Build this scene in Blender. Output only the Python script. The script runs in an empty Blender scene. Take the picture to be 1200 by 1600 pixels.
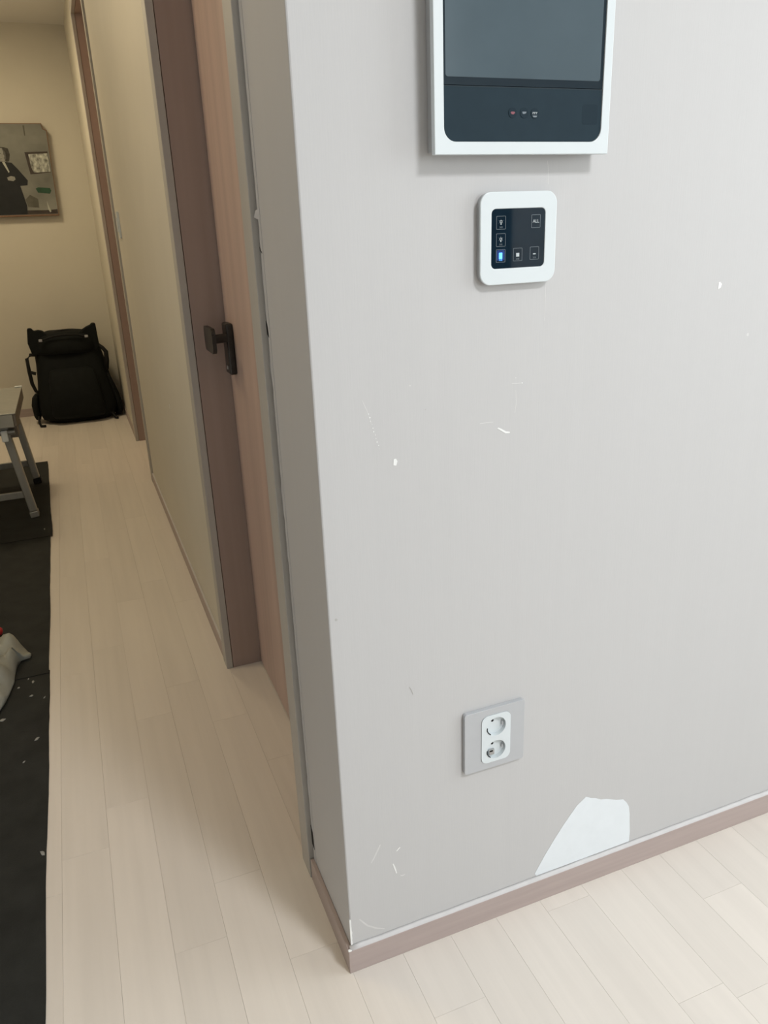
import bpy, bmesh, math, random
from mathutils import Vector, Matrix, noise
random.seed(7)
S = bpy.context.scene
COL = S.collection

# ---------------------------------------------------------------- camera
cam_d = bpy.data.cameras.new('camera'); cam = bpy.data.objects.new('camera', cam_d); COL.objects.link(cam)
yaw, pitch, roll = 0.36779, -0.35082, -0.04050
fw = Vector((math.sin(yaw)*math.cos(pitch), math.cos(yaw)*math.cos(pitch), math.sin(pitch)))
r0 = Vector((math.cos(yaw), -math.sin(yaw), 0)); u0 = r0.cross(fw)
rt = math.cos(roll)*r0 + math.sin(roll)*u0; up = -math.sin(roll)*r0 + math.cos(roll)*u0
M = Matrix((rt, up, -fw)).transposed().to_4x4(); M.translation = (-0.2770, -0.9802, 1.2514)
cam.matrix_world = M
cam_d.sensor_fit = 'VERTICAL'; cam_d.sensor_height = 36; cam_d.lens = 36*1202.75/1600; cam_d.clip_start = 0.02
S.camera = cam

# ---------------------------------------------------------------- world, lights, exposure
wd = bpy.data.worlds.new('world'); S.world = wd; wd.use_nodes = True
wd.node_tree.nodes['Background'].inputs[0].default_value = (0.75, 0.85, 1, 1)
wd.node_tree.nodes['Background'].inputs[1].default_value = 0.3
def area(name, loc, rot, sx, sy, power, color):
    l = bpy.data.lights.new(name, 'AREA'); l.shape = 'RECTANGLE'; l.size = sx; l.size_y = sy; l.energy = power; l.color = color
    o = bpy.data.objects.new(name, l); COL.objects.link(o); o.location = loc; o.rotation_euler = rot
    return o
ROOM_H = 2.66
area('daylight_back_window', (1.25, -3.34, 1.65), (math.radians(90), 0, 0), 1.0, 1.5, 23, (0.88, 0.96, 1.0))
area('daylight_side_window', (3.22, -1.25, 1.65), (math.radians(90), 0, math.radians(90)), 2.1, 1.5, 42, (0.88, 0.96, 1.0))
area('living_ceiling_lamp', (0.85, -1.75, 2.62), (0, 0, 0), 0.45, 0.45, 41, (0.96, 0.98, 1.0))
area('corridor_ceiling_lamp', (-0.9, 4.22, 2.62), (0, 0, 0), 0.4, 0.4, 15.5, (1.0, 0.82, 0.53))
area('corridor_ceiling_lamp', (-1.0, 1.35, 2.62), (0, 0, 0), 0.4, 0.4, 9, (1.0, 0.80, 0.50))
S.view_settings.view_transform = 'Standard'; S.view_settings.look = 'None'
S.view_settings.gamma = 1; S.view_settings.use_curve_mapping = False
S.view_settings.exposure = 0.12

# ---------------------------------------------------------------- materials
MATS = {}
def mat(name, col, rough=0.5, spec=0.5, metal=0.0, var=0.0, vscale=(1, 1, 1), bump=0.0, bscale=(1, 1, 1), coat=0.0, emit=None, estr=0.0, rand=0.0, trans=0.0, det=4):
    m = bpy.data.materials.new(name); m.use_nodes = True; nt = m.node_tree; b = nt.nodes['Principled BSDF']
    b.inputs['Roughness'].default_value = rough; b.inputs['Specular IOR Level'].default_value = spec
    b.inputs['Metallic'].default_value = metal; b.inputs['Coat Weight'].default_value = coat; b.inputs['Coat Roughness'].default_value = 0.05
    b.inputs['Transmission Weight'].default_value = trans
    c4 = (*col, 1)
    b.inputs['Base Color'].default_value = c4
    if emit: b.inputs['Emission Color'].default_value = (*emit, 1); b.inputs['Emission Strength'].default_value = estr
    tc = nt.nodes.new('ShaderNodeTexCoord')
    src = None
    if var > 0:
        mp = nt.nodes.new('ShaderNodeMapping'); mp.inputs['Scale'].default_value = vscale; nt.links.new(tc.outputs['Object'], mp.inputs['Vector'])
        if rand > 0:
            oi = nt.nodes.new('ShaderNodeObjectInfo'); ml = nt.nodes.new('ShaderNodeVectorMath'); ml.operation = 'ADD'
            sc = nt.nodes.new('ShaderNodeMath'); sc.operation = 'MULTIPLY'; sc.inputs[1].default_value = 37.0
            nt.links.new(oi.outputs['Random'], sc.inputs[0]); nt.links.new(mp.outputs[0], ml.inputs[0]); nt.links.new(sc.outputs[0], ml.inputs[1]); vec = ml.outputs[0]
        else: vec = mp.outputs[0]
        n = nt.nodes.new('ShaderNodeTexNoise'); n.inputs['Scale'].default_value = 1; n.inputs['Detail'].default_value = det
        nt.links.new(vec, n.inputs['Vector'])
        mr = nt.nodes.new('ShaderNodeMapRange'); mr.inputs['From Min'].default_value = 0.3; mr.inputs['From Max'].default_value = 0.7
        mr.inputs['To Min'].default_value = 1-var; mr.inputs['To Max'].default_value = 1+var; nt.links.new(n.outputs['Fac'], mr.inputs['Value'])
        src = mr.outputs[0]
        if rand > 0:
            r2 = nt.nodes.new('ShaderNodeMapRange'); r2.inputs['To Min'].default_value = 1-rand; r2.inputs['To Max'].default_value = 1+rand
            nt.links.new(oi.outputs['Random'], r2.inputs['Value'])
            m2 = nt.nodes.new('ShaderNodeMath'); m2.operation = 'MULTIPLY'; nt.links.new(src, m2.inputs[0]); nt.links.new(r2.outputs[0], m2.inputs[1]); src = m2.outputs[0]
        vm = nt.nodes.new('ShaderNodeVectorMath'); vm.operation = 'SCALE'; vm.inputs[0].default_value = col
        nt.links.new(src, vm.inputs['Scale']); nt.links.new(vm.outputs[0], b.inputs['Base Color'])
    if bump > 0:
        mp = nt.nodes.new('ShaderNodeMapping'); mp.inputs['Scale'].default_value = bscale; nt.links.new(tc.outputs['Object'], mp.inputs['Vector'])
        n = nt.nodes.new('ShaderNodeTexNoise'); n.inputs['Scale'].default_value = 1; n.inputs['Detail'].default_value = 3
        nt.links.new(mp.outputs[0], n.inputs['Vector'])
        bp = nt.nodes.new('ShaderNodeBump'); bp.inputs['Strength'].default_value = bump; bp.inputs['Distance'].default_value = 0.002
        nt.links.new(n.outputs['Fac'], bp.inputs['Height']); nt.links.new(bp.outputs[0], b.inputs['Normal'])
    MATS[name] = m
    return m
mat('wallpaper', (0.505, 0.498, 0.498), 0.62, 0.3, var=0.006, vscale=(60, 60, 1.2), bump=0.05, bscale=(420, 420, 30))
mat('white_wall', (0.74, 0.73, 0.71), 0.7, 0.3, var=0.01, vscale=(5, 5, 5))
mat('cream_wall', (0.620, 0.585, 0.50), 0.6, 0.3, var=0.015, vscale=(5, 5, 5), bump=0.06, bscale=(300, 300, 40))
mat('ceiling', (0.78, 0.76, 0.72), 0.8, 0.2, var=0.01, vscale=(9, 9, 9))
mat('plank', (0.675, 0.622, 0.565), 0.42, 0.35, var=0.035, vscale=(34, 1.6, 1), rand=0.035, bump=0.04, bscale=(200, 8, 1))
mat('under_floor', (0.42, 0.36, 0.30), 0.7, 0.2, var=0.05, vscale=(8, 8, 8))
mat('base_wood', (0.395, 0.322, 0.300), 0.45, 0.4, var=0.05, vscale=(5, 5, 90))
mat('caulk', (0.53, 0.515, 0.515), 0.5, 0.4, var=0.04, vscale=(40, 40, 40))
mat('door_wood', (0.50, 0.375, 0.325), 0.5, 0.35, var=0.10, vscale=(26, 26, 0.6))
mat('frame_wood', (0.355, 0.27, 0.235), 0.5, 0.35, var=0.06, vscale=(30, 30, 0.9))
mat('casing_film', (0.43, 0.408, 0.375), 0.5, 0.35, var=0.05, vscale=(30, 30, 1))
mat('bronze', (0.045, 0.043, 0.040), 0.38, 0.5, metal=0.6, var=0.15, vscale=(60, 60, 60))
mat('white_plastic', (0.63, 0.675, 0.695), 0.3, 0.35, var=0.005, vscale=(20, 20, 20))
mat('silver_plastic', (0.46, 0.47, 0.48), 0.35, 0.5, metal=0.25, var=0.02, vscale=(200, 200, 3))
mat('grey_plate', (0.42, 0.43, 0.45), 0.30, 0.6, metal=0.0, coat=0.8, var=0.01, vscale=(80, 80, 80))
mat('black_glass', (0.006, 0.015, 0.025), 0.03, 0.40, var=0.1, vscale=(30, 30, 30))
mat('panel_black', (0.016, 0.030, 0.041), 0.5, 0.10, var=0.05, vscale=(40, 40, 40))
mat('panel_dark', (0.010, 0.019, 0.027), 0.4, 0.12, var=0.05, vscale=(40, 40, 40))
mat('panel_mark', (0.012, 0.024, 0.034), 0.5, 0.10, var=0.05, vscale=(40, 40, 40))
mat('panel_line', (0.05, 0.065, 0.075), 0.5, 0.1, var=0.05, vscale=(40, 40, 40))
mat('lcd', (0.075, 0.102, 0.120), 0.16, 0.2, var=0.05, vscale=(15, 15, 15))
mat('icon_grey', (0.19, 0.22, 0.245), 0.5, 0.2, var=0.03, vscale=(90, 90, 90))
mat('icon_white', (0.50, 0.54, 0.56), 0.5, 0.2, var=0.03, vscale=(90, 90, 90))
mat('icon_red', (0.25, 0.09, 0.11), 0.5, 0.2, var=0.03, vscale=(90, 90, 90))
mat('icon_halo', (0.008, 0.03, 0.13), 0.4, 0.2, var=0.03, vscale=(90, 90, 90), emit=(0.02, 0.06, 0.35), estr=0.12)
mat('icon_blue', (0.10, 0.35, 0.9), 0.4, 0.2, var=0.03, vscale=(90, 90, 90), emit=(0.12, 0.48, 1.0), estr=1.2)
mat('hole_black', (0.012, 0.012, 0.012), 0.7, 0.2, var=0.05, vscale=(90, 90, 90))
mat('steel', (0.42, 0.42, 0.42), 0.35, 0.5, metal=0.9, var=0.1, vscale=(60, 60, 60))
mat('torn_paper', (0.715, 0.75, 0.78), 0.75, 0.2, var=0.015, vscale=(40, 40, 40))
mat('scuff', (0.78, 0.78, 0.77), 0.7, 0.2, var=0.03, vscale=(90, 90, 90))
mat('scuff_faint', (0.60, 0.592, 0.585), 0.7, 0.2, var=0.03, vscale=(90, 90, 90))
mat('scuff_dark', (0.42, 0.41, 0.40), 0.7, 0.2, var=0.03, vscale=(90, 90, 90))
mat('mat_black', (0.0165, 0.0180, 0.0170), 0.75, 0.25, var=0.25, vscale=(14, 14, 14), bump=0.3, bscale=(260, 260, 60))
mat('bag_black', (0.0055, 0.0070, 0.0070), 0.8, 0.2, var=0.15, vscale=(30, 30, 30), bump=0.3, bscale=(500, 500, 500))
mat('bag_pocket', (0.0060, 0.0075, 0.0076), 0.8, 0.2, var=0.15, vscale=(30, 30, 30), bump=0.3, bscale=(500, 500, 500))
mat('strap', (0.010, 0.010, 0.010), 0.7, 0.2, var=0.1, vscale=(60, 60, 60))
mat('aluminium', (0.30, 0.30, 0.28), 0.45, 0.5, metal=0.55, var=0.12, vscale=(40, 40, 6))
mat('alu_dark', (0.16, 0.14, 0.12), 0.5, 0.4, metal=0.3, var=0.12, vscale=(40, 40, 6))
mat('alu_top', (0.34, 0.34, 0.31), 0.5, 0.4, metal=0.4, var=0.10, vscale=(10, 60, 10))
mat('rubber', (0.015, 0.015, 0.016), 0.8, 0.2, var=0.1, vscale=(60, 60, 60))
mat('plastic_film', (0.30, 0.305, 0.265), 0.35, 0.5, var=0.18, vscale=(9, 9, 9))
mat('red_plastic', (0.48, 0.03, 0.035), 0.35, 0.5, var=0.03, vscale=(60, 60, 60))
mat('flake', (0.30, 0.30, 0.28), 0.8, 0.2, var=0.1, vscale=(90, 90, 90))
mat('canvas_edge', (0.20, 0.125, 0.085), 0.7, 0.2, var=0.08, vscale=(50, 50, 50))
mat('print_wall', (0.185, 0.187, 0.165), 0.6, 0.3, var=0.30, vscale=(4, 4, 5))
mat('print_black', (0.014, 0.016, 0.018), 0.6, 0.3, var=0.15, vscale=(20, 20, 20))
mat('print_hair', (0.045, 0.042, 0.036), 0.6, 0.3, var=0.3, vscale=(50, 50, 50))
mat('print_tone', (0.10, 0.098, 0.088), 0.6, 0.3, var=0.15, vscale=(40, 40, 40))
mat('print_skin', (0.27, 0.27, 0.245), 0.6, 0.3, var=0.12, vscale=(40, 40, 40))
mat('print_shirt', (0.42, 0.43, 0.38), 0.6, 0.3, var=0.05, vscale=(40, 40, 40))
mat('print_art', (0.36, 0.37, 0.33), 0.6, 0.3, var=0.75, vscale=(42, 42, 30))
mat('print_green', (0.025, 0.07, 0.04), 0.6, 0.3, var=0.2, vscale=(30, 30, 30))
mat('print_shade', (0.10, 0.098, 0.08), 0.6, 0.3, var=0.2, vscale=(20, 20, 20))
mat('print_floor', (0.050, 0.040, 0.036), 0.6, 0.3, var=0.25, vscale=(20, 20, 20))

# ---------------------------------------------------------------- mesh helpers
def bx(bm, x0, x1, y0, y1, z0, z1):
    v = [bm.verts.new(p) for p in ((x0,y0,z0),(x1,y0,z0),(x1,y1,z0),(x0,y1,z0),(x0,y0,z1),(x1,y0,z1),(x1,y1,z1),(x0,y1,z1))]
    for f in ((3,2,1,0),(4,5,6,7),(0,1,5,4),(1,2,6,5),(2,3,7,6),(3,0,4,7)): bm.faces.new([v[i] for i in f])
    return bm
def box(*a): return bx(bmesh.new(), *a)
def put(name, bm, m, parent=None, smooth=False, bev=0.0, seg=2, kind=None, origin=None):
    bmesh.ops.recalc_face_normals(bm, faces=bm.faces)
    me = bpy.data.meshes.new(name); bm.to_mesh(me); bm.free()
    me.materials.append(MATS[m])
    o = bpy.data.objects.new(name, me); COL.objects.link(o)
    if smooth:
        for p in me.polygons: p.use_smooth = True
    if parent is not None:
        o.parent = parent
        w = Vector(parent.location)
        if parent.parent is not None: w += Vector(parent.parent.location)
        me.transform(Matrix.Translation(-w))
    elif origin is not None:
        me.transform(Matrix.Translation(-Vector(origin))); o.location = origin
    if bev > 0:
        b = o.modifiers.new('bevel', 'BEVEL'); b.width = bev; b.segments = seg; b.limit_method = 'ANGLE'; b.angle_limit = 0.6
        b.harden_normals = False
    if kind: o['kind'] = kind
    return o
def thing(name, loc, label=None, cat=None, group=None, kind=None):
    o = bpy.data.objects.new(name, None); COL.objects.link(o); o.location = loc; o.empty_display_size = 0.05
    if label: o['label'] = label
    if cat: o['category'] = cat
    if group: o['group'] = group
    if kind: o['kind'] = kind
    return o
def tag(o, label, cat, group=None):
    o['label'] = label; o['category'] = cat
    if group: o['group'] = group
    return o
def rrect(x0, x1, z0, z1, r, n=6):
    P = []
    for cx, cz, a0 in ((x1-r, z1-r, 0), (x0+r, z1-r, 90), (x0+r, z0+r, 180), (x1-r, z0+r, 270)):
        for i in range(n+1):
            a = math.radians(a0 + 90*i/n); P.append((cx+r*math.cos(a), cz+r*math.sin(a)))
    return P
def circ(cx, cz, r, n=24): return [(cx+r*math.cos(2*math.pi*i/n), cz+r*math.sin(2*math.pi*i/n)) for i in range(n)]
def slab(outer, holes, ya, yb, axis='y', bm=None):
    """a flat plate with holes: outline in (x,z), from front ya to back yb; axis 'x': outline is (y,z)"""
    bm = bm or bmesh.new()
    def P(p, d): return (p[0], d, p[1]) if axis == 'y' else ((d, p[0], p[1]) if axis == 'x' else (p[0], p[1], d))
    rings = []
    for d in (ya, yb):
        es = []; rr = []
        for L in [outer] + holes:
            vs = [bm.verts.new(P(p, d)) for p in L]; rr.append(vs)
            es += [bm.edges.new((vs[i], vs[(i+1) % len(vs)])) for i in range(len(vs))]
        bmesh.ops.triangle_fill(bm, use_beauty=True, use_dissolve=False, edges=es)
        rings.append(rr)
    for a, b in zip(*rings):
        for i in range(len(a)):
            j = (i+1) % len(a); bm.faces.new((a[i], a[j], b[j], b[i]))
    return bm
def tube(bm, pts, r, n=10, close=True):
    pts = [Vector(p) for p in pts]; rings = []
    rs = r if isinstance(r, (list, tuple)) else [r]*len(pts)
    for i, p in enumerate(pts):
        t = (pts[min(i+1, len(pts)-1)] - pts[max(i-1, 0)]).normalized()
        s = Vector((0, 0, 1)) if abs(t.z) < 0.9 else Vector((1, 0, 0))
        a = t.cross(s).normalized(); b = t.cross(a)
        rings.append([bm.verts.new(p + rs[i]*(a*math.cos(2*math.pi*k/n) + b*math.sin(2*math.pi*k/n))) for k in range(n)])
    for A, B in zip(rings, rings[1:]):
        for k in range(n): bm.faces.new((A[k], A[(k+1) % n], B[(k+1) % n], B[k]))
    if close: bm.faces.new(rings[0]); bm.faces.new(rings[-1])
    return bm
def bar(bm, a, b, w, h, side=(0, 1, 0)):
    """rectangular bar from a to b, w across 'side', h across the third direction"""
    a, b = Vector(a), Vector(b); t = (b-a).normalized(); s = Vector(side); s = (s - t*s.dot(t)).normalized(); q = t.cross(s)
    v = [bm.verts.new(p + s*(i*w/2) + q*(j*h/2)) for p in (a, b) for i, j in ((-1,-1),(1,-1),(1,1),(-1,1))]
    for f in ((0,1,2,3),(7,6,5,4),(0,4,5,1),(1,5,6,2),(2,6,7,3),(3,7,4,0)): bm.faces.new([v[i] for i in f])
    return bm
def loft(secs, n=36, e=3.2, jit=0.0, seed=0.0):
    """closed skin through super-ellipse sections (z, cx, hx, cy, hy)"""
    bm = bmesh.new(); rings = []
    for z, cx, hx, cy, hy in secs:
        ring = []
        for k in range(n):
            a = 2*math.pi*k/n; c, s = math.cos(a), math.sin(a)
            p = Vector((cx + hx*math.copysign(abs(c)**(2/e), c), cy + hy*math.copysign(abs(s)**(2/e), s), z))
            if jit: p += noise.noise_vector(p*9 + Vector((seed, 0, 0)))*jit
            ring.append(bm.verts.new(p))
        rings.append(ring)
    for A, B in zip(rings, rings[1:]):
        for k in range(n): bm.faces.new((A[k], A[(k+1) % n], B[(k+1) % n], B[k]))
    bm.faces.new(rings[0][::-1]); bm.faces.new(rings[-1])
    return bm

# ================================================================ THE SETTING
W = 0.008                      # wall face behind the skirting
# ---- floor with its planks
fl = put('floor', box(-2.1, 3.4, -3.5, 5.7, -0.06, -0.004), 'under_floor', kind='structure')
PW, PL, GAP = 0.0975, 0.80, 0.00035
pb = box(GAP/2, PW-GAP/2, GAP/2, PL-GAP/2, -0.0045, 0.0)
me = bpy.data.meshes.new('plank'); bmesh.ops.recalc_face_normals(pb, faces=pb.faces); pb.to_mesh(me); pb.free(); me.materials.append(MATS['plank'])
known = {-3: 0.306, -4: 0.169, 0: -0.135, 6: -0.125, 2: 0.151}
rp = random.Random(11)
for k in range(-14, 14):
    x = 0.103 + k*PW
    off = known.get(k, rp.random()*PL)
    y0 = off - PL*math.ceil((off + 1.25)/PL)
    ymax = 5.5 if k <= 0 else 0.0
    j = 0
    while y0 + j*PL < ymax:
        o = bpy.data.objects.new('plank', me); COL.objects.link(o); o.parent = fl; o.location = (x, y0 + j*PL, 0); j += 1
put('ceiling', box(-2.1, 3.4, -3.5, 5.7, ROOM_H, ROOM_H+0.1), 'ceiling', kind='structure')

# ---- the papered wall with the outer corner
wf = put('wall_front', box(W, 3.3, W, 0.232, 0, ROOM_H), 'wallpaper', bev=0.0025, kind='structure')
wr = bmesh.new()
DH = 2.50
bx(wr, W, 0.30, 1.190, 3.240, 0, ROOM_H); bx(wr, W, 0.30, 4.305, 5.504, 0, ROOM_H)
bx(wr, W, 0.30, 0.2325, 1.1895, DH+0.005, ROOM_H); bx(wr, W, 0.30, 3.2405, 4.3045, DH+0.005, ROOM_H)
put('wall_right', wr, 'cream_wall', kind='structure')
put('wall_end', box(-1.5, 0.30, 5.504, 5.65, 0, ROOM_H), 'cream_wall', kind='structure')
put('wall_left', box(-1.5, -1.3, -0.1, 5.503, 0, ROOM_H), 'white_wall', kind='structure')
put('wall_living_left', box(-2.1, -2.0, -3.4, -0.101, 0, ROOM_H), 'white_wall', kind='structure')
put('wall_living_corner', box(-2.0, -1.5005, -0.1, 0.0, 0, ROOM_H), 'white_wall', kind='structure')
put('wall_back', box(-2.1, 3.4, -3.5, -3.4, 0, ROOM_H), 'white_wall', kind='structure')
put('wall_side', box(3.3005, 3.4, -3.399, 0.232, 0, ROOM_H), 'white_wall', kind='structure')

put('reflection_panel_1', box(2.02, 2.30, -3.3995, -3.36, 0.0, 2.45), 'panel_dark', kind='structure', bev=0.004)  # unseen dark panel, added so the switch glass mirrors something dark
# ---- skirting boards
BH = 0.052
b = put('baseboard_front', box(0.0, 3.29, 0.0, W-0.0003, 0, BH), 'base_wood', bev=0.001, kind='structure')
cb = bmesh.new()   # pale bead of caulk along the ledge
n = 80
rows = []
for i in range(n+1):
    x = 0.004 + 1.6*i/n; j = 0.0012*noise.noise(Vector((x*23, 0, 0)))
    rows.append([cb.verts.new(p) for p in ((x, 0.0008, BH), (x, 0.0016, BH+0.0018+j), (x, 0.0050, BH+0.0038+j), (x, W-0.0002, BH+0.0060+1.5*j), (x, W-0.0002, BH))])
for A, B2 in zip(rows, rows[1:]):
    for i in range(4): cb.faces.new((A[i], A[i+1], B2[i+1], B2[i]))
cb.faces.new(rows[0]); cb.faces.new(rows[-1])
put('caulk_bead', cb, 'caulk', b, smooth=True)
put('baseboard_corner', box(0.0, W-0.0003, W, 0.236, 0, BH), 'base_wood', bev=0.001, kind='structure')
b = put('baseboard_right', box(0.0, W-0.0003, 1.192, 3.238, 0, BH), 'base_wood', bev=0.001, kind='structure')
put('caulk_bead', box(0.0015, W-0.0004, 1.20, 3.235, BH, BH+0.003), 'caulk', b)
put('baseboard_right', box(0.0, W-0.0003, 4.307, 5.495, 0, BH), 'base_wood', bev=0.001, kind='structure')
put('baseboard_end', box(-1.299, 0.0, 5.496, 5.5037, 0, BH+0.008), 'base_wood', bev=0.001, kind='structure')

# ---- door openings in the corridor wall
def make_door(n, ya, yb, handle):
    d = thing('door_%d' % n, (0.0, ya, 0), kind='structure')
    cw = 0.0578
    put('casing', box(-0.002, 0.017, ya-cw, ya, 0, DH), 'casing_film', d, bev=0.0015)
    put('casing', box(-0.002, 0.017, yb, yb+cw, 0, DH), 'casing_film', d, bev=0.0015)
    put('casing', box(-0.002, 0.017, ya, yb, DH-cw, DH), 'casing_film', d, bev=0.0015)
    put('jamb', box(0.0185, 0.16, yb+0.0012, yb+0.04, 0, DH), 'frame_wood', d)
    put('jamb', box(0.0185, 0.16, ya-0.04, ya-0.0012, 0, DH), 'frame_wood', d)
    put('jamb', box(0.0185, 0.16, ya, yb, DH-0.055, DH), 'frame_wood', d)
    put('door_leaf', box(0.105, 0.145, ya+0.002, yb-0.0035, 0.003, DH-0.057), 'door_wood', d)
    if handle:
        e = put('escutcheon', box(0.086, 0.105, 1.030, 1.085, 0.912, 1.043), 'bronze', d, bev=0.005, seg=3)
        bm = bmesh.new(); tube(bm, [(0.050, 1.034, 1.006), (0.087, 1.034, 1.008)], 0.0115, 14)
        put('spindle', bm, 'bronze', e, smooth=False)
        P = rrect(0.975, 1.092, 0.976, 1.038, 0.016)
        put('paddle', slab(P, [], 0.040, 0.050, 'x'), 'bronze', e, bev=0.002)
        bm = bmesh.new(); bx(bm, 0.084, 0.0862, 1.05, 1.062, 0.925, 0.934)
        put('latch_cover', bm, 'steel', e, bev=0.001)
    return d
make_door(1, 0.298, 1.131, True)
make_door(2, 3.300, 4.246, False)

# ---- torn wallpaper edge beside the near casing
bm = bmesh.new(); rg = random.Random(3); L = []; R_ = []
nz = 150
for i in range(nz+1):
    z = BH + (ROOM_H-0.02-BH)*i/nz
    rag = 0.0042*noise.noise(Vector((z*14, 0, 0))) + 0.0022*noise.noise(Vector((z*55, 3, 0)))
    e = 0.2338 + rag + (0.0025 if rg.random() < 0.06 else 0) - (0.004 if rg.random() < 0.05 else 0)
    L.append((0.219, z)); R_.append((e, z))
outl = L + R_[::-1]
va = [[bm.verts.new((W-0.0006, y, z)) for y, z in (L[i], R_[i])] + [bm.verts.new((W-0.0001, y, z)) for y, z in (R_[i], L[i])] for i in range(nz+1)]
for A, B2 in zip(va, va[1:]):
    for i in range(4): bm.faces.new((A[i], A[(i+1) % 4], B2[(i+1) % 4], B2[i]))
put('torn_paper_edge', bm, 'wallpaper', wf)
bm = bmesh.new()
v = [bm.verts.new(p) for p in ((W-0.0008, 0.219, 1.288), (W-0.0008, 0.224, 1.273), (0.0030, 0.2385, 1.277), (0.0040, 0.2325, 1.285), (W, 0.219, 1.289), (W, 0.224, 1.272), (0.0036, 0.239, 1.276), (0.0046, 0.233, 1.286))]
for f in ((0,1,2,3),(7,6,5,4),(0,4,5,1),(1,5,6,2),(2,6,7,3),(3,7,4,0)): bm.faces.new([v[i] for i in f])
put('peeled_paper_flap', bm, 'caulk', wf)
for z0, z1, y0, y1 in ((0.085, 0.135, 0.222, 0.2375), (1.225, 1.2345, 0.224, 0.236), (1.10, 1.125, 0.227, 0.238)):   # dark chips at the joint
    put('chipped_hole', slab([(y0, z0), (y1, z0+0.004), (y1+0.001, z1), (y0+0.004, z1-0.008), (y0+0.002, z0+0.02*(z1-z0)/0.05)], [], W-0.0010, W-0.0004, 'x'), 'hole_black', wf)

# ---- white patch where the paper is torn off, and scuffs
def wallpoly(name, P, m, t=0.0004):
    if m == 'scuff_faint': t = 0.00012
    return put(name, slab(P, [], W-t, W-0.00005), m, wf)
patch = [(0.497,0.211),(0.509,0.2035),(0.52,0.1995),(0.533,0.1915),(0.547,0.188),(0.570,0.1775),(0.588,0.172),(0.5965,0.162),(0.603,0.150),(0.6065,0.131),(0.608,0.112),(0.611,0.085),(0.611,0.0585),(0.391,0.0585),(0.387,0.065),(0.408,0.102),(0.431,0.137),(0.445,0.157),(0.459,0.175),(0.476,0.196)]
wallpoly('torn_patch', patch, 'torn_paper', 0.0005)
def stroke(name, pts, w, m):
    P = []; Q = []
    for i, (x, z) in enumerate(pts):
        a = pts[max(i-1, 0)]; c = pts[min(i+1, len(pts)-1)]; dx, dz = c[0]-a[0], c[1]-a[1]; l = math.hypot(dx, dz) or 1
        ww = w*(0.5 + 0.5*math.sin(math.pi*(i+0.5)/len(pts)))
        P.append((x-dz/l*ww/2, z+dx/l*ww/2)); Q.append((x+dz/l*ww/2, z-dx/l*ww/2))
    wallpoly(name, P + Q[::-1], m)
wallpoly('scuff_mark', [(0.1215,0.9415),(0.1255,0.942),(0.1275,0.938),(0.1255,0.9315),(0.1210,0.9325)], 'scuff')
stroke('scuff_mark', [(0.292,0.966),(0.298,0.9625),(0.306,0.9575),(0.313,0.9565)], 0.0030, 'scuff')
wallpoly('scuff_mark', [(0.6905,1.153),(0.6935,1.1535),(0.6975,1.150),(0.6955,1.1445),(0.6905,1.1425)], 'scuff')
for i in range(11):
    t = i/10; x = 0.0865+0.0140*t; z = 1.012-0.052*t
    wallpoly('scuff_mark', circ(x+0.0005*math.sin(i*2.3), z, 0.00075+0.0003*math.sin(i*1.7), 6), 'scuff')
stroke('scuff_mark', [(0.078,1.032),(0.084,1.018),(0.0900,0.998)], 0.0012, 'scuff_faint')
stroke('scuff_mark', [(0.1015,0.2335),(0.105,0.237),(0.1085,0.2395)], 0.0022, 'scuff')
stroke('scuff_mark', [(0.094,0.208),(0.0965,0.199),(0.1000,0.1845)], 0.0026, 'scuff')
stroke('scuff_mark', [(0.107,0.176),(0.112,0.1745),(0.116,0.176)], 0.003, 'scuff_faint')
stroke('scuff_mark', [(0.054,0.226),(0.060,0.236),(0.067,0.249),(0.072,0.259)], 0.003, 'scuff_faint')
stroke('scuff_mark', [(0.026,0.110),(0.040,0.089),(0.057,0.075),(0.072,0.067)], 0.003, 'scuff_faint')
stroke('scuff_mark', [(0.315,1.0305),(0.323,1.030),(0.334,1.0295)], 0.0012, 'scuff_faint')
wallpoly('scuff_mark', circ(0.3325, 1.0297, 0.0010, 7), 'scuff')
wallpoly('scuff_mark', circ(0.3215, 1.0385, 0.0011, 7), 'scuff_faint')
stroke('scuff_mark', [(0.262,0.9765),(0.274,0.9765),(0.2845,0.976)], 0.0012, 'scuff_faint')
stroke('scuff_mark', [(0.322,1.020),(0.323,1.000),(0.321,0.985)], 0.0010, 'scuff_faint')
wallpoly('scuff_mark', circ(0.1505, 1.045, 0.0012, 7), 'scuff_faint')
wallpoly('scuff_mark', circ(0.765, 1.065, 0.0028, 9), 'scuff_faint')
wallpoly('scuff_mark', circ(0.1735, 1.008, 0.0007, 6), 'scuff_dark')
wallpoly('scuff_mark', circ(0.020, 0.706, 0.0022, 8), 'scuff_dark')
stroke('scuff_mark', [(0.1355,0.557),(0.139,0.550),(0.1415,0.541)], 0.0014, 'scuff_dark')
stroke('wallpaper_seam', [(0.3645,1.332),(0.3665,1.318),(0.3672,1.302)], 0.0011, 'scuff_faint')
stroke('wallpaper_seam', [(0.3680,1.172),(0.3683,1.150),(0.3678,1.118)], 0.0008, 'scuff_faint')
bm = bmesh.new(); vv = []          # frayed paper along the outer corner, low down
for i in range(11):
    z = BH + 0.003 + i*0.0062; a = 0.0016 + 0.0014*abs(noise.noise(Vector((i*0.9, 5, 0))))
    vv.append([bm.verts.new(p) for p in ((W-0.0006, W+a, z), (W-0.0007, W-0.0007, z), (W+a*1.3, W-0.0006, z), (W+0.002, W+0.002, z))])
for A, B2 in zip(vv, vv[1:]):
    for i in range(4): bm.faces.new((A[i], A[(i+1) % 4], B2[(i+1) % 4], B2[i]))
put('frayed_corner', bm, 'scuff', wf)
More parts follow.
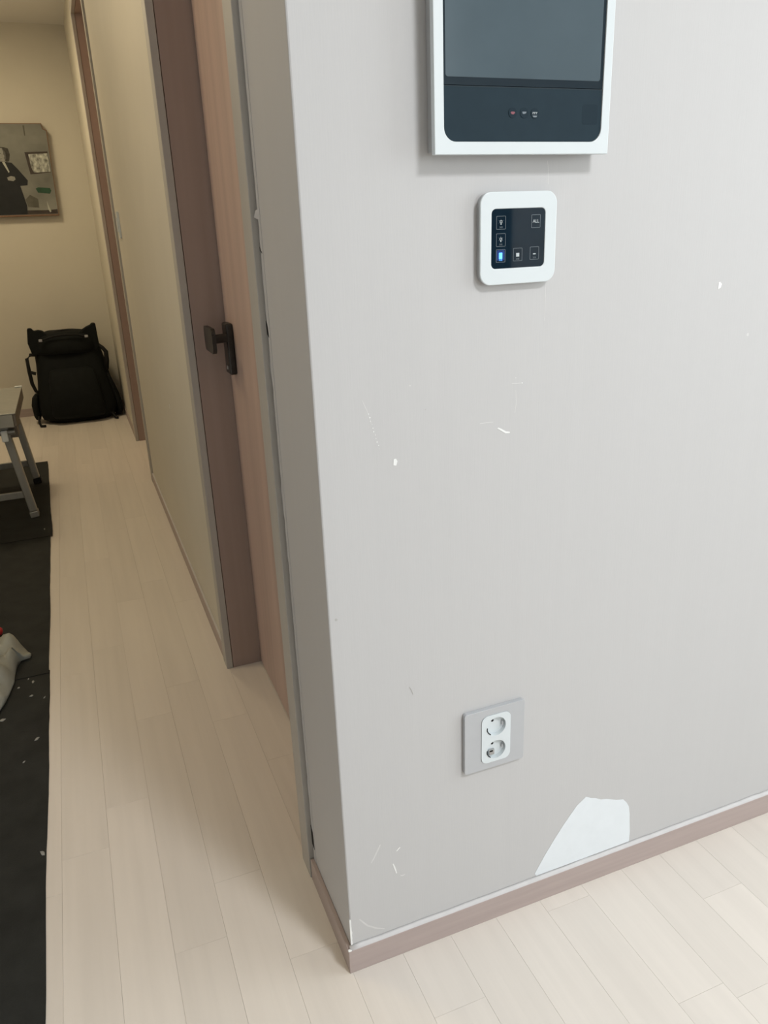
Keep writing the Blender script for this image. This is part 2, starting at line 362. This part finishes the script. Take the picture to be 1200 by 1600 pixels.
bm = bmesh.new(); bx(bm, -0.0006, 0.006, -0.0003, 0.0045, BH-0.0004, BH+0.0022)
put('plaster_crumb', bm, 'scuff', wf, bev=0.0012)
wrm = [o for o in COL.objects if o.name == 'wall_right'][0]
put('scuff_mark', slab([(1.885,0.688),(1.893,0.684),(1.895,0.668),(1.888,0.664)], [], W-0.0005, W-0.0001, 'x'), 'scuff', wrm)

# ================================================================ THINGS ON THE WALL
# ---- video intercom
vi = thing('video_intercom', (0.31, W, 1.337), 'large white-framed video intercom with dark screen at top of the wall', 'intercom')
x0, x1, z0, z1 = 0.180, 0.4405, 1.3375, 1.612
put('housing', box(x0+0.004, x1-0.004, -0.012, W-0.0003, z0+0.004, z1-0.004), 'silver_plastic', vi, bev=0.001)
op = rrect(0.1932, 0.4280, 1.3525, z1-0.014, 0.0165, 8)
put('frame', slab([(x0, z0), (x1, z0), (x1, z1), (x0, z1)], [op], -0.022, -0.0125), 'white_plastic', vi, bev=0.0008)
ins = 0.0004
lo = [p for p in rrect(0.1932+ins, 0.4280-ins, 1.3525+ins, 1.60, 0.0165, 8) if p[1] < 1.40]
lp = put('button_panel', slab([(0.4280-ins, 1.4155), (0.1932+ins, 1.4155)] + lo, [], -0.0205, -0.0126), 'panel_black', vi)
put('screen_bezel', slab([(0.4280-ins, 1.4162), (0.4280-ins, z1-0.0146), (0.1932+ins, z1-0.0146), (0.1932+ins, 1.4162)], [], -0.0203, -0.0126), 'panel_dark', vi)
put('screen', slab(rrect(0.1962, 0.4232, 1.4250, z1-0.019, 0.0035), [], -0.0207, -0.02035), 'lcd', vi)
put('seam_trim', box(0.1938, 0.4274, -0.0208, -0.0206, 1.4147, 1.4152), 'panel_line', vi)
for i, (cx, cz) in enumerate(((0.2915, 1.3862), (0.3085, 1.3862), (0.3245, 1.3858))):
    bt = put('button', slab(circ(cx, cz, 0.0062, 24), [], -0.0211, -0.0206), 'panel_mark', vi, bev=0.0002)
    if i == 0: put('button_icon', slab([(cx-0.0034, cz), (cx-0.002, cz+0.0013), (cx+0.002, cz+0.0013), (cx+0.0034, cz), (cx+0.0012, cz-0.0018), (cx-0.0012, cz-0.0018)], [], -0.02125, -0.02111), 'icon_red', bt)
    if i == 1: put('button_icon', slab([(cx-0.003, cz+0.0014), (cx+0.003, cz+0.0014), (cx+0.0026, cz-0.0004), (cx-0.001, cz-0.0014), (cx-0.0026, cz-0.0006)], [], -0.02125, -0.02111), 'icon_grey', bt)
    if i == 2:
        for a in (-0.0034, -0.0010, 0.0016):
            bm = bmesh.new()
            bx(bm, cx+a, cx+a+0.0006, -0.02125, -0.02111, cz-0.001, cz+0.0016); bx(bm, cx+a+0.0007, cx+a+0.0018, -0.02125, -0.02111, cz+0.0008, cz+0.0015)
            put('button_letter', bm, 'icon_white', bt)
        put('button_light', slab([(cx-0.0038, cz-0.0026), (cx+0.0034, cz-0.0026), (cx+0.0022, cz-0.0045), (cx-0.0022, cz-0.0045)], [], -0.02125, -0.02111), 'icon_grey', bt)
put('speaker_grille', slab(rrect(0.398, 0.422, 1.3735, 1.3975, 0.003), [], -0.02065, -0.0205), 'panel_mark', vi)

# ---- touch light switch
ts = thing('touch_switch', (0.3143, W, 1.1738), 'square white touch light switch with black glass, below the intercom', 'light switch')
sx0, sz0 = 0.2543, 1.1738
put('back_plate', slab(rrect(sx0+0.0015, sx0+0.1185, sz0+0.0015, sz0+0.1185, 0.0145, 10), [], -0.0005, W-0.0003), 'silver_plastic', ts)
gl = rrect(0.2716, 0.3560, 1.1952, 1.2722, 0.0065, 6)
put('front_plate', slab(rrect(sx0, sx0+0.12, sz0, sz0+0.12, 0.0160, 10), [gl], -0.0045, -0.0006), 'white_plastic', ts, bev=0.0011)
gp = put('touch_glass', slab(rrect(0.2718, 0.3558, 1.1954, 1.2720, 0.0063, 6), [], -0.0040, -0.0007), 'black_glass', ts)
YF = (-0.00425, -0.00401)
def hexa(cx, cz, r, rot=0, n=6): return [(cx+r*math.cos(rot+2*math.pi*i/n), cz+r*math.sin(rot+2*math.pi*i/n)) for i in range(n)]
def key(cx, cz, kind):
    w, h, t = 0.0072, 0.0085, 0.00042
    k = put('touch_key', slab(rrect(cx-w, cx+w, cz-h, cz+h, 0.0010, 3), [rrect(cx-w+t, cx+w-t, cz-h+t, cz+h-t, 0.0008, 3)], *YF), 'icon_grey', gp)
    if kind == 'bulb':
        put('bulb_icon', slab(circ(cx, cz+0.0012, 0.0019, 14), [circ(cx, cz+0.0012, 0.0012, 12)], *YF), 'icon_white', gp)
        bm = bmesh.new()
        for a in (-30, 30, 90, 150, 210):
            c, s = math.cos(math.radians(a)), math.sin(math.radians(a))
            bar(bm, (cx+0.0026*c, -0.00413, cz+0.0012+0.0026*s), (cx+0.0036*c, -0.00413, cz+0.0012+0.0036*s), 0.0002, 0.0004)
        put('bulb_rays', bm, 'icon_grey', gp)
        put('bulb_base', box(cx-0.0008, cx+0.0008, *YF, cz-0.0024, cz-0.0010), 'icon_white', gp)
    if kind == 'lit':
        put('key_glow', slab(rrect(cx-w+0.001, cx+w-0.001, cz-h+0.0022, cz+h-0.001, 0.002, 3), [], -0.00412, -0.00401), 'icon_halo', gp)
        put('lit_indicator', slab(rrect(cx-0.0026, cx+0.0026, cz-0.0042, cz+0.0042, 0.0006, 3), [], -0.0043, -0.00413), 'icon_blue', gp)
    if kind == 'win':
        put('panel_icon', box(cx-0.0024, cx+0.0024, *YF, cz-0.0026, cz+0.0022), 'icon_white', gp)
    if kind == 'dash':
        put('dash_icon', box(cx-0.0021, cx+0.0021, *YF, cz-0.0016, cz-0.0002), 'icon_white', gp)
    if kind != 'all':          # the two tiny characters under each sign
        bm = bmesh.new()
        for a in (-0.0022, 0.0004):
            bx(bm, cx+a, cx+a+0.0013, *YF, cz-0.0052, cz-0.0048); bx(bm, cx+a+0.0014, cx+a+0.0018, *YF, cz-0.0066, cz-0.0048); bx(bm, cx+a+0.0001, cx+a+0.0010, *YF, cz-0.0066, cz-0.0062)
        put('key_caption', bm, 'icon_blue' if kind == 'lit' else 'icon_grey', gp)
    else:
        cu = bpy.data.curves.new('all_text', 'FONT'); cu.body = 'ALL'; cu.size = 0.0062; cu.align_x = 'CENTER'; cu.align_y = 'CENTER'; cu.extrude = 0.0001
        to = bpy.data.objects.new('all_text', cu); COL.objects.link(to)
        dg = bpy.context.evaluated_depsgraph_get(); m2 = bpy.data.meshes.new_from_object(to.evaluated_get(dg))
        bpy.data.objects.remove(to)
        m2.transform(Matrix.Translation((cx, -0.0042, cz)) @ Matrix.Rotation(math.radians(90), 4, 'X'))
        bm = bmesh.new(); bm.from_mesh(m2)
        put('all_lettering', bm, 'icon_white', gp)
key(0.2862, 1.2547, 'bulb'); key(0.2862, 1.2325, 'bulb'); key(0.2862, 1.2120, 'lit')
key(0.3132, 1.2125, 'win'); key(0.3400, 1.2132, 'dash'); key(0.3412, 1.2550, 'all')

# ---- double socket outlet
so = thing('wall_socket', (0.29, W, 0.3565), 'grey square double power socket low on the wall', 'power socket')
hole = rrect(0.2630, 0.3200, 0.3690, 0.4655, 0.012, 8)
put('cover_plate', slab(rrect(0.2312, 0.3480, 0.3565, 0.4785, 0.004, 4), [hole], -0.0005, W-0.0003), 'grey_plate', so, bev=0.0026, seg=1)
wells = [(0.2918, 0.4405), (0.2918, 0.3935)]; WR = 0.0185
ins_o = put('socket_insert', slab(rrect(0.2632, 0.3198, 0.3692, 0.4653, 0.0118, 8), [circ(cx, cz, WR, 32) for cx, cz in wells], -0.0018, 0.0070), 'white_plastic', so)
for i, (cx, cz) in enumerate(wells):
    wl = put('socket_well', slab(circ(cx, cz, WR, 32), [], 0.0060, 0.0069), 'white_plastic', so)
    put('contact_hole', slab(circ(cx-0.004, cz+0.0085, 0.0026, 12), [], 0.0057, 0.0061), 'hole_black', wl)
    bm = bmesh.new(); tube(bm, [(cx-0.0178, -0.0019, cz+0.001), (cx-0.0182, -0.0021, cz-0.004), (cx-0.0155, -0.0021, cz-0.0095), (cx-0.0115, -0.0019, cz-0.0135)], 0.0009, 8)
    put('earth_clip', bm, 'hole_black', wl, smooth=True)
    bm = bmesh.new(); bx(bm, cx+0.0130, cx+0.0150, 0.0005, 0.0058, cz-0.003, cz+0.004)
    put('earth_contact', bm, 'silver_plastic', wl, bev=0.0004)
    if i == 1:
        put('child_guard', box(cx-0.0120, cx-0.0010, 0.0020, 0.0059, cz-0.0130, cz-0.0020), 'steel', wl, bev=0.0008)
        put('guard_slot', box(cx-0.0105, cx-0.0045, 0.0015, 0.0021, cz-0.0060, cz-0.0030), 'hole_black', wl)

# ---- white wall switch in the corridor, seen edge on
cs = thing('corridor_switch', (W, 3.03, 1.27), 'small white wall switch on the corridor wall beside the far doorway', 'light switch')
put('switch_plate', slab(rrect(2.995, 3.065, 1.262, 1.378, 0.006), [], W-0.009, W-0.0003, 'x'), 'white_plastic', cs, bev=0.0015)
put('rocker', slab(rrect(3.010, 3.050, 1.29, 1.35, 0.003), [], W-0.0125, W-0.0091, 'x'), 'white_plastic', cs, bev=0.001)

# ---- canvas print on the end wall
cv = thing('canvas_picture', (-0.65, 5.503, 1.44), 'black and white canvas photo of a dark-suited man on the end wall', 'picture')
CY = 5.455
def pr(name, P, m, d, par=cv): return put(name, slab(P, [], CY-d, CY-d+0.0003), m, par)
put('canvas_body', slab([(-1.08, 1.440), (-0.2285, 1.440), (-0.2165, 2.000), (-0.241, 2.008), (-0.246, 2.043), (-1.08, 2.040)], [], CY, 5.5037), 'canvas_edge', cv, bev=0.002)
pc = pr('photo_print', [(-1.075, 1.452), (-0.2325, 1.452), (-0.2225, 1.995), (-0.245, 2.004), (-0.250, 2.037), (-1.075, 2.036)], 'print_wall', 0.0005)
pr('ink_line', [(-0.368, 2.028), (-0.357, 2.028), (-0.361, 1.964), (-0.368, 1.964)], 'print_shade', 0.0009, pc)
pr('printed_shade', [(-0.435, 1.552), (-0.400, 1.583), (-0.351, 1.555), (-0.353, 1.496), (-0.424, 1.503)], 'print_shade', 0.0009, pc)
pr('printed_floor', [(-1.07, 1.486), (-0.302, 1.479), (-0.234, 1.484), (-0.2345, 1.454), (-1.07, 1.454)], 'print_floor', 0.0010, pc)
pr('printed_frame', [(-0.386, 1.859), (-0.236, 1.864), (-0.2345, 1.728), (-0.372, 1.716)], 'print_floor', 0.0010, pc)
pr('printed_artwork', [(-0.364, 1.846), (-0.238, 1.852), (-0.2365, 1.732), (-0.347, 1.727), (-0.359, 1.76)], 'print_art', 0.0015, pc)
pr('printed_green_patch', [(-0.355, 1.623), (-0.338, 1.631), (-0.26, 1.625), (-0.254, 1.607), (-0.266, 1.587), (-0.344, 1.596)], 'print_green', 0.0010, pc)
pr('printed_lamp', [(-0.295, 1.54), (-0.288, 1.504), (-0.277, 1.471), (-0.286, 1.462), (-0.296, 1.486)], 'print_shirt', 0.0015, pc)
suit = [(-0.545,1.800),(-0.506,1.796),(-0.481,1.792),(-0.449,1.752),(-0.397,1.677),(-0.404,1.646),(-0.452,1.642),(-0.431,1.512),(-0.437,1.454),(-0.655,1.454),(-0.660,1.60),(-0.690,1.65),(-0.690,1.68),(-0.640,1.755),(-0.605,1.79)]
pr('printed_suit', suit, 'print_black', 0.0020, pc)
pr('printed_hair', [(-0.575,1.875),(-0.545,1.893),(-0.512,1.891),(-0.488,1.883),(-0.482,1.844),(-0.495,1.801),(-0.512,1.797),(-0.53,1.82)], 'print_hair', 0.0015, pc)
pr('printed_face', [(-0.570,1.870),(-0.553,1.886),(-0.527,1.886),(-0.509,1.861),(-0.511,1.818),(-0.528,1.797),(-0.544,1.800),(-0.568,1.814)], 'print_skin', 0.0025, pc)
pr('printed_face_shade', [(-0.527,1.884),(-0.518,1.874),(-0.509,1.861),(-0.511,1.818),(-0.520,1.806),(-0.523,1.822),(-0.519,1.836),(-0.524,1.848),(-0.521,1.862)], 'print_tone', 0.0030, pc)
pr('printed_face_shade', [(-0.550,1.853),(-0.538,1.855),(-0.537,1.850),(-0.549,1.847)], 'print_tone', 0.0030, pc)
pr('printed_face_shade', [(-0.551,1.818),(-0.537,1.820),(-0.537,1.816),(-0.550,1.814)], 'print_tone', 0.0030, pc)
pr('printed_shirt', [(-0.541,1.797),(-0.524,1.797),(-0.505,1.735),(-0.511,1.727),(-0.532,1.775)], 'print_shirt', 0.0030, pc)
pr('printed_hands', [(-0.527,1.698),(-0.501,1.707),(-0.478,1.702),(-0.475,1.685),(-0.49,1.674),(-0.524,1.679)], 'print_skin', 0.0030, pc)

# ================================================================ THINGS ON THE FLOOR
# ---- dark protective sheets
def sheet(P_right, xl, zt, label):
    n = len(P_right); P = [(xl, P_right[0][1])] + P_right + [(xl, P_right[-1][1])]
    o = put('floor_sheet', slab(P, [], zt, zt-0.0018, 'z'), 'mat_black', origin=(xl, P_right[-1][1], 0))
    return tag(o, label, 'floor sheet', 'dark protective sheets along the corridor')
def edge(y0, y1, f, n, seed):
    r = []
    for i in range(n+1):
        y = y0 + (y1-y0)*i/n; r.append((f(y) + 0.0035*noise.noise(Vector((y*3.1, seed, 0))) + 0.0012*noise.noise(Vector((y*17, seed, 0))), y))
    return r
sheet(edge(1.365, -0.95, lambda y: -0.512, 60, 1.0), -1.28, 0.0020, 'long dark floor sheet nearest the viewer, with pale flakes on it')
sheet(edge(2.70, 1.345, lambda y: -0.519 + 0.004*(2.6-y), 40, 4.0), -1.28, 0.0042, 'middle dark floor sheet, between the step stool and the plastic bag')
sheet(edge(3.996, 2.615, lambda y: -0.511 - 0.032*(y-2.62)/1.376, 40, 7.0), -1.28, 0.0064, 'far dark floor sheet that the metal step stool stands on')

# ---- aluminium step stool
st = thing('step_stool', (-0.95, 3.24, 0.0064), 'folding aluminium step stool with flat top standing on dark sheet', 'step stool')
TZ = 0.53; FZ = 0.0064
XR, XL, YN, YF2 = -0.580, -1.27, 2.875, 3.622
put('top_deck', box(XL, XR, YN, YF2, TZ-0.006, TZ), 'alu_top', st, bev=0.002)
put('apron', box(XL, XR-0.015, YN+0.002, YN+0.022, TZ-0.065, TZ-0.0065), 'alu_top', st, bev=0.002)
put('apron', box(XL, XR-0.015, YF2-0.022, YF2-0.002, TZ-0.065, TZ-0.0065), 'alu_top', st, bev=0.002)
put('end_cap', box(XR-0.0145, XR-0.001, YN+0.004, YF2-0.004, TZ-0.062, TZ-0.0065), 'alu_dark', st, bev=0.003)
put('corner_clip', box(XR-0.035, XR+0.002, YF2-0.030, YF2+0.001, TZ+0.0002, TZ+0.006), 'white_plastic', st, bev=0.002)
for yb, yt, s in ((2.943, 2.945, 1), (3.543, 3.560, -1)):
    for xb, xt in ((-0.592, -0.646), (-1.258, -1.204)):
        lg = put('leg', bar(bmesh.new(), (xb, yb, FZ+0.030), (xt, yt, TZ-0.066), 0.050, 0.034), 'aluminium', st, bev=0.004)
        put('foot', bar(bmesh.new(), (xb+(0.004 if xb > -1 else -0.004), yb, FZ), (xb, yb, FZ+0.0298), 0.054, 0.040), 'rubber' if s < 0 else 'aluminium', lg, bev=0.004)
    put('rung', box(-1.24, -0.612, yb-0.006, yb+0.012, 0.105, 0.138), 'aluminium', st, bev=0.003)
bm = bmesh.new(); tube(bm, [(-1.24, 2.915, 0.436), (-0.600, 2.915, 0.436)], 0.013, 14)
put('hinge_tube', bm, 'aluminium', st, smooth=False)
put('hinge_bracket', box(-0.640, -0.588, 2.930, 3.02, 0.405, 0.462), 'alu_dark', st, bev=0.004)
put('hinge_joint', box(-0.660, -0.632, 2.898, 2.917, 0.395, 0.448), 'white_plastic', st, bev=0.004)
put('side_brace', bar(bmesh.new(), (-0.622, 2.97, 0.44), (-0.618, 3.53, 0.36), 0.02, 0.006, (0, 0, 1)), 'alu_dark', st)

# ---- backpack
bp = thing('backpack', (-0.32, 5.25, 0.0), 'large black hiking backpack leaning on the end wall', 'backpack')
secs = [(0.020,-0.32,0.235,5.24,0.175),(0.035,-0.32,0.262,5.235,0.195),(0.09,-0.318,0.280,5.235,0.200),(0.18,-0.318,0.272,5.24,0.192),(0.30,-0.320,0.255,5.255,0.175),(0.42,-0.322,0.242,5.27,0.155),(0.52,-0.332,0.226,5.285,0.140),(0.585,-0.338,0.196,5.30,0.125),(0.615,-0.340,0.170,5.30,0.11),(0.625,-0.340,0.12,5.30,0.08)]
put('main_compartment', loft(secs, 44, 3.4, 0.010), 'bag_black', bp, smooth=True)
put('front_pocket', loft([(0.045,-0.32,0.17,5.055,0.045),(0.07,-0.32,0.185,5.05,0.055),(0.20,-0.322,0.18,5.06,0.060),(0.32,-0.325,0.165,5.085,0.050),(0.38,-0.327,0.15,5.105,0.030),(0.395,-0.327,0.11,5.115,0.015)], 32, 3.2, 0.006, 3.0), 'bag_pocket', bp, smooth=True)
put('top_lid', loft([(0.500,-0.338,0.208,5.26,0.145),(0.530,-0.338,0.220,5.26,0.155),(0.595,-0.338,0.214,5.262,0.152),(0.632,-0.338,0.185,5.27,0.13),(0.648,-0.338,0.12,5.28,0.08)], 36, 3.0, 0.006, 8.0), 'bag_pocket', bp, smooth=True)
bm = bmesh.new(); tube(bm, [(-0.515,5.11,0.590),(-0.47,5.105,0.612),(-0.40,5.10,0.630),(-0.33,5.10,0.634),(-0.25,5.10,0.628),(-0.18,5.11,0.602)], 0.007, 8)
put('lid_piping', bm, 'strap', bp, smooth=True)
bm = bmesh.new(); tube(bm, [(-0.41,5.25,0.628),(-0.395,5.245,0.644),(-0.34,5.24,0.652),(-0.29,5.245,0.644),(-0.28,5.25,0.628)], 0.009, 8)
put('grab_handle', bm, 'strap', bp, smooth=True)
put('corner_flap', slab([(-0.575,0.688),(-0.548,0.688),(-0.536,0.668),(-0.505,0.672),(-0.474,0.664),(-0.445,0.625),(-0.47,0.52),(-0.570,0.49),(-0.575,0.52),(-0.588,0.585)], [], 5.16, 5.22), 'bag_black', bp, bev=0.008)
put('corner_flap', slab([(-0.250,0.625),(-0.215,0.650),(-0.178,0.672),(-0.150,0.682),(-0.137,0.696),(-0.112,0.692),(-0.108,0.53),(-0.13,0.49),(-0.22,0.52)], [], 5.16, 5.22), 'bag_black', bp, bev=0.008)
for x, z in ((-0.498, 0.606), (-0.189, 0.613)):
    put('buckle', box(x-0.012, x+0.012, 5.090, 5.100, z-0.009, z+0.009), 'steel', bp, bev=0.003)
bm = bmesh.new(); tube(bm, [(-0.548,5.18,0.50),(-0.585,5.16,0.505),(-0.612,5.15,0.480),(-0.612,5.15,0.39),(-0.608,5.15,0.30),(-0.592,5.15,0.245),(-0.562,5.16,0.225)], [0.012,0.012,0.012,0.013,0.013,0.012,0.012], 8)
put('side_strap', bm, 'strap', bp, smooth=True)
bm = bmesh.new(); tube(bm, [(-0.57,5.15,0.37),(-0.608,5.15,0.385)], 0.012, 8)
put('side_strap', bm, 'strap', bp, smooth=True)
bm = bmesh.new(); tube(bm, [(-0.115,5.18,0.54),(-0.09,5.16,0.515),(-0.070,5.15,0.485),(-0.074,5.15,0.42),(-0.086,5.15,0.36)], [0.011,0.014,0.016,0.017,0.017], 8)
put('side_strap', bm, 'strap', bp, smooth=True)
put('side_pocket', loft([(0.035,-0.612,0.018,5.2,0.06),(0.06,-0.613,0.026,5.2,0.075),(0.14,-0.615,0.028,5.2,0.08),(0.19,-0.607,0.024,5.2,0.07),(0.215,-0.595,0.014,5.2,0.05)], 24, 2.6), 'bag_pocket', bp, smooth=True)
put('side_pocket', loft([(0.015,-0.045,0.022,5.2,0.07),(0.04,-0.036,0.026,5.2,0.08),(0.09,-0.032,0.024,5.2,0.085),(0.165,-0.046,0.024,5.2,0.075),(0.25,-0.068,0.020,5.2,0.065),(0.33,-0.084,0.012,5.2,0.05)], 24, 2.6), 'bag_pocket', bp, smooth=True)
for pts in ([(-0.602,5.09,0.07),(-0.606,5.06,0.03),(-0.596,5.03,0.010),(-0.565,5.02,0.010)], [(-0.10,5.07,0.05),(-0.085,5.05,0.025),(-0.075,5.035,0.011),(-0.060,5.03,0.011)]):
    bm = bmesh.new(); tube(bm, pts, 0.009, 8); put('strap_end', bm, 'strap', bp, smooth=True)
put('bottom_pad', loft([(0.0,-0.32,0.20,5.24,0.15),(0.008,-0.32,0.225,5.24,0.165),(0.03,-0.32,0.235,5.24,0.175)], 32, 3.4), 'bag_black', bp, smooth=True)

# ---- crumpled plastic bag
outl = [(-0.669,1.612),(-0.640,1.600),(-0.618,1.585),(-0.600,1.552),(-0.582,1.512),(-0.566,1.478),(-0.571,1.462),(-0.596,1.458),(-0.607,1.420),(-0.611,1.370),(-0.611,1.325),(-0.620,1.265),(-0.630,1.215),(-0.646,1.165),(-0.68,1.10),(-0.75,1.07),(-0.84,1.10),(-0.90,1.20),(-0.92,1.34),(-0.88,1.48),(-0.82,1.57),(-0.74,1.61)]
def resample(P, n):
    Q = []; m = len(P); L = [math.dist(P[i], P[(i+1) % m]) for i in range(m)]; T = sum(L)
    for k in range(n):
        s = T*k/n; i = 0
        while s > L[i]: s -= L[i]; i += 1
        t = s/L[i]; a, b_ = P[i], P[(i+1) % m]; Q.append((a[0]+(b_[0]-a[0])*t, a[1]+(b_[1]-a[1])*t))
    return Q
bm = bmesh.new(); N = 96; O2 = resample(outl, N); cx, cy = -0.755, 1.345; rings = []
prof = [(1.0, 0.000), (1.0, 0.010), (0.985, 0.020), (0.955, 0.034), (0.90, 0.050), (0.84, 0.060), (0.78, 0.068), (0.69, 0.076), (0.60, 0.082), (0.50, 0.087), (0.40, 0.090), (0.29, 0.092), (0.18, 0.094)]
for q, h in prof:
    ring = []
    for (x, y) in O2:
        px, py = cx+(x-cx)*q, cy+(y-cy)*q
        ear = max(0, 1-math.hypot(x+0.575, y-1.475)/0.06)
        hh = h*(1-0.55*ear) * (1 + 0.35*noise.noise(Vector((px*14, py*14, 0))))
        cr = (0.016*(1-abs(noise.noise(Vector((px*17+5, py*11, 2))))*3) + 0.012*noise.noise(Vector((px*40, py*26, 7))))*min(1, h/0.03)
        ring.append(bm.verts.new((px, py, 0.0065 + max(hh - cr, 0.0))))
    rings.append(ring)
for A, B2 in zip(rings, rings[1:]):
    for k in range(N): bm.faces.new((A[k], A[(k+1) % N], B2[(k+1) % N], B2[k]))
bm.faces.new(rings[-1]); bm.faces.new(rings[0][::-1])
pbag = put('plastic_bag', bm, 'plastic_film', smooth=True, origin=(cx, cy, 0.0065))
tag(pbag, 'crumpled whitish plastic bag lying on the dark floor sheet', 'plastic bag')

# ---- hand tool, only its red end in view
ht = thing('hand_tool', (-0.74, 1.735, 0.0042), 'hand tool with a red end on the dark sheet behind the plastic bag', 'hand tool')
bm = bmesh.new(); tube(bm, [(-0.674,1.712,0.021),(-0.677,1.713,0.021),(-0.686,1.716,0.021),(-0.705,1.723,0.021),(-0.715,1.727,0.021)], [0.004,0.012,0.016,0.0165,0.014], 14)
put('handle_end', bm, 'red_plastic', ht, smooth=True)
bm = bmesh.new(); tube(bm, [(-0.7152,1.727,0.021),(-0.74,1.736,0.021),(-0.78,1.750,0.021),(-0.80,1.757,0.021)], [0.014,0.0165,0.0165,0.010], 14)
put('grip', bm, 'rubber', ht, smooth=True)
bm = bmesh.new(); tube(bm, [(-0.801,1.7575,0.021),(-0.90,1.793,0.014)], 0.004, 10)
put('shaft', bm, 'steel', ht, smooth=True)

ht.location = (-0.728, 1.695, 0.0042)
# ---- pale flakes on the sheet
for i, (x, y, s, zt) in enumerate(((-0.573,1.335,0.005,.0021),(-0.560,1.310,0.010,.0021),(-0.599,1.293,0.006,.0021),(-0.636,1.131,0.012,.0021),(-0.542,0.994,0.010,.0021),(-0.571,0.903,0.005,.0021),(-0.521,0.542,0.009,.0021),(-0.526,1.203,0.005,.0021),(-0.562,1.229,0.007,.0021),(-0.545,2.72,0.008,.0065))):
    a = random.random()*3; P = []
    for k in range(6):
        r = 0.75*s*(0.45+0.35*random.random())*(1.5 if k % 3 == 0 else 0.8); t = a + k*math.pi/3; P.append((x+r*math.cos(t), y+r*1.6*math.sin(t)))
    o = put('plaster_flake', slab(P, [], zt+0.0016, zt, 'z'), 'flake', origin=(x, y, zt))
    tag(o, 'tiny pale flake of plaster lying on the dark floor sheets', 'flake', 'pale flakes on the dark floor sheets')
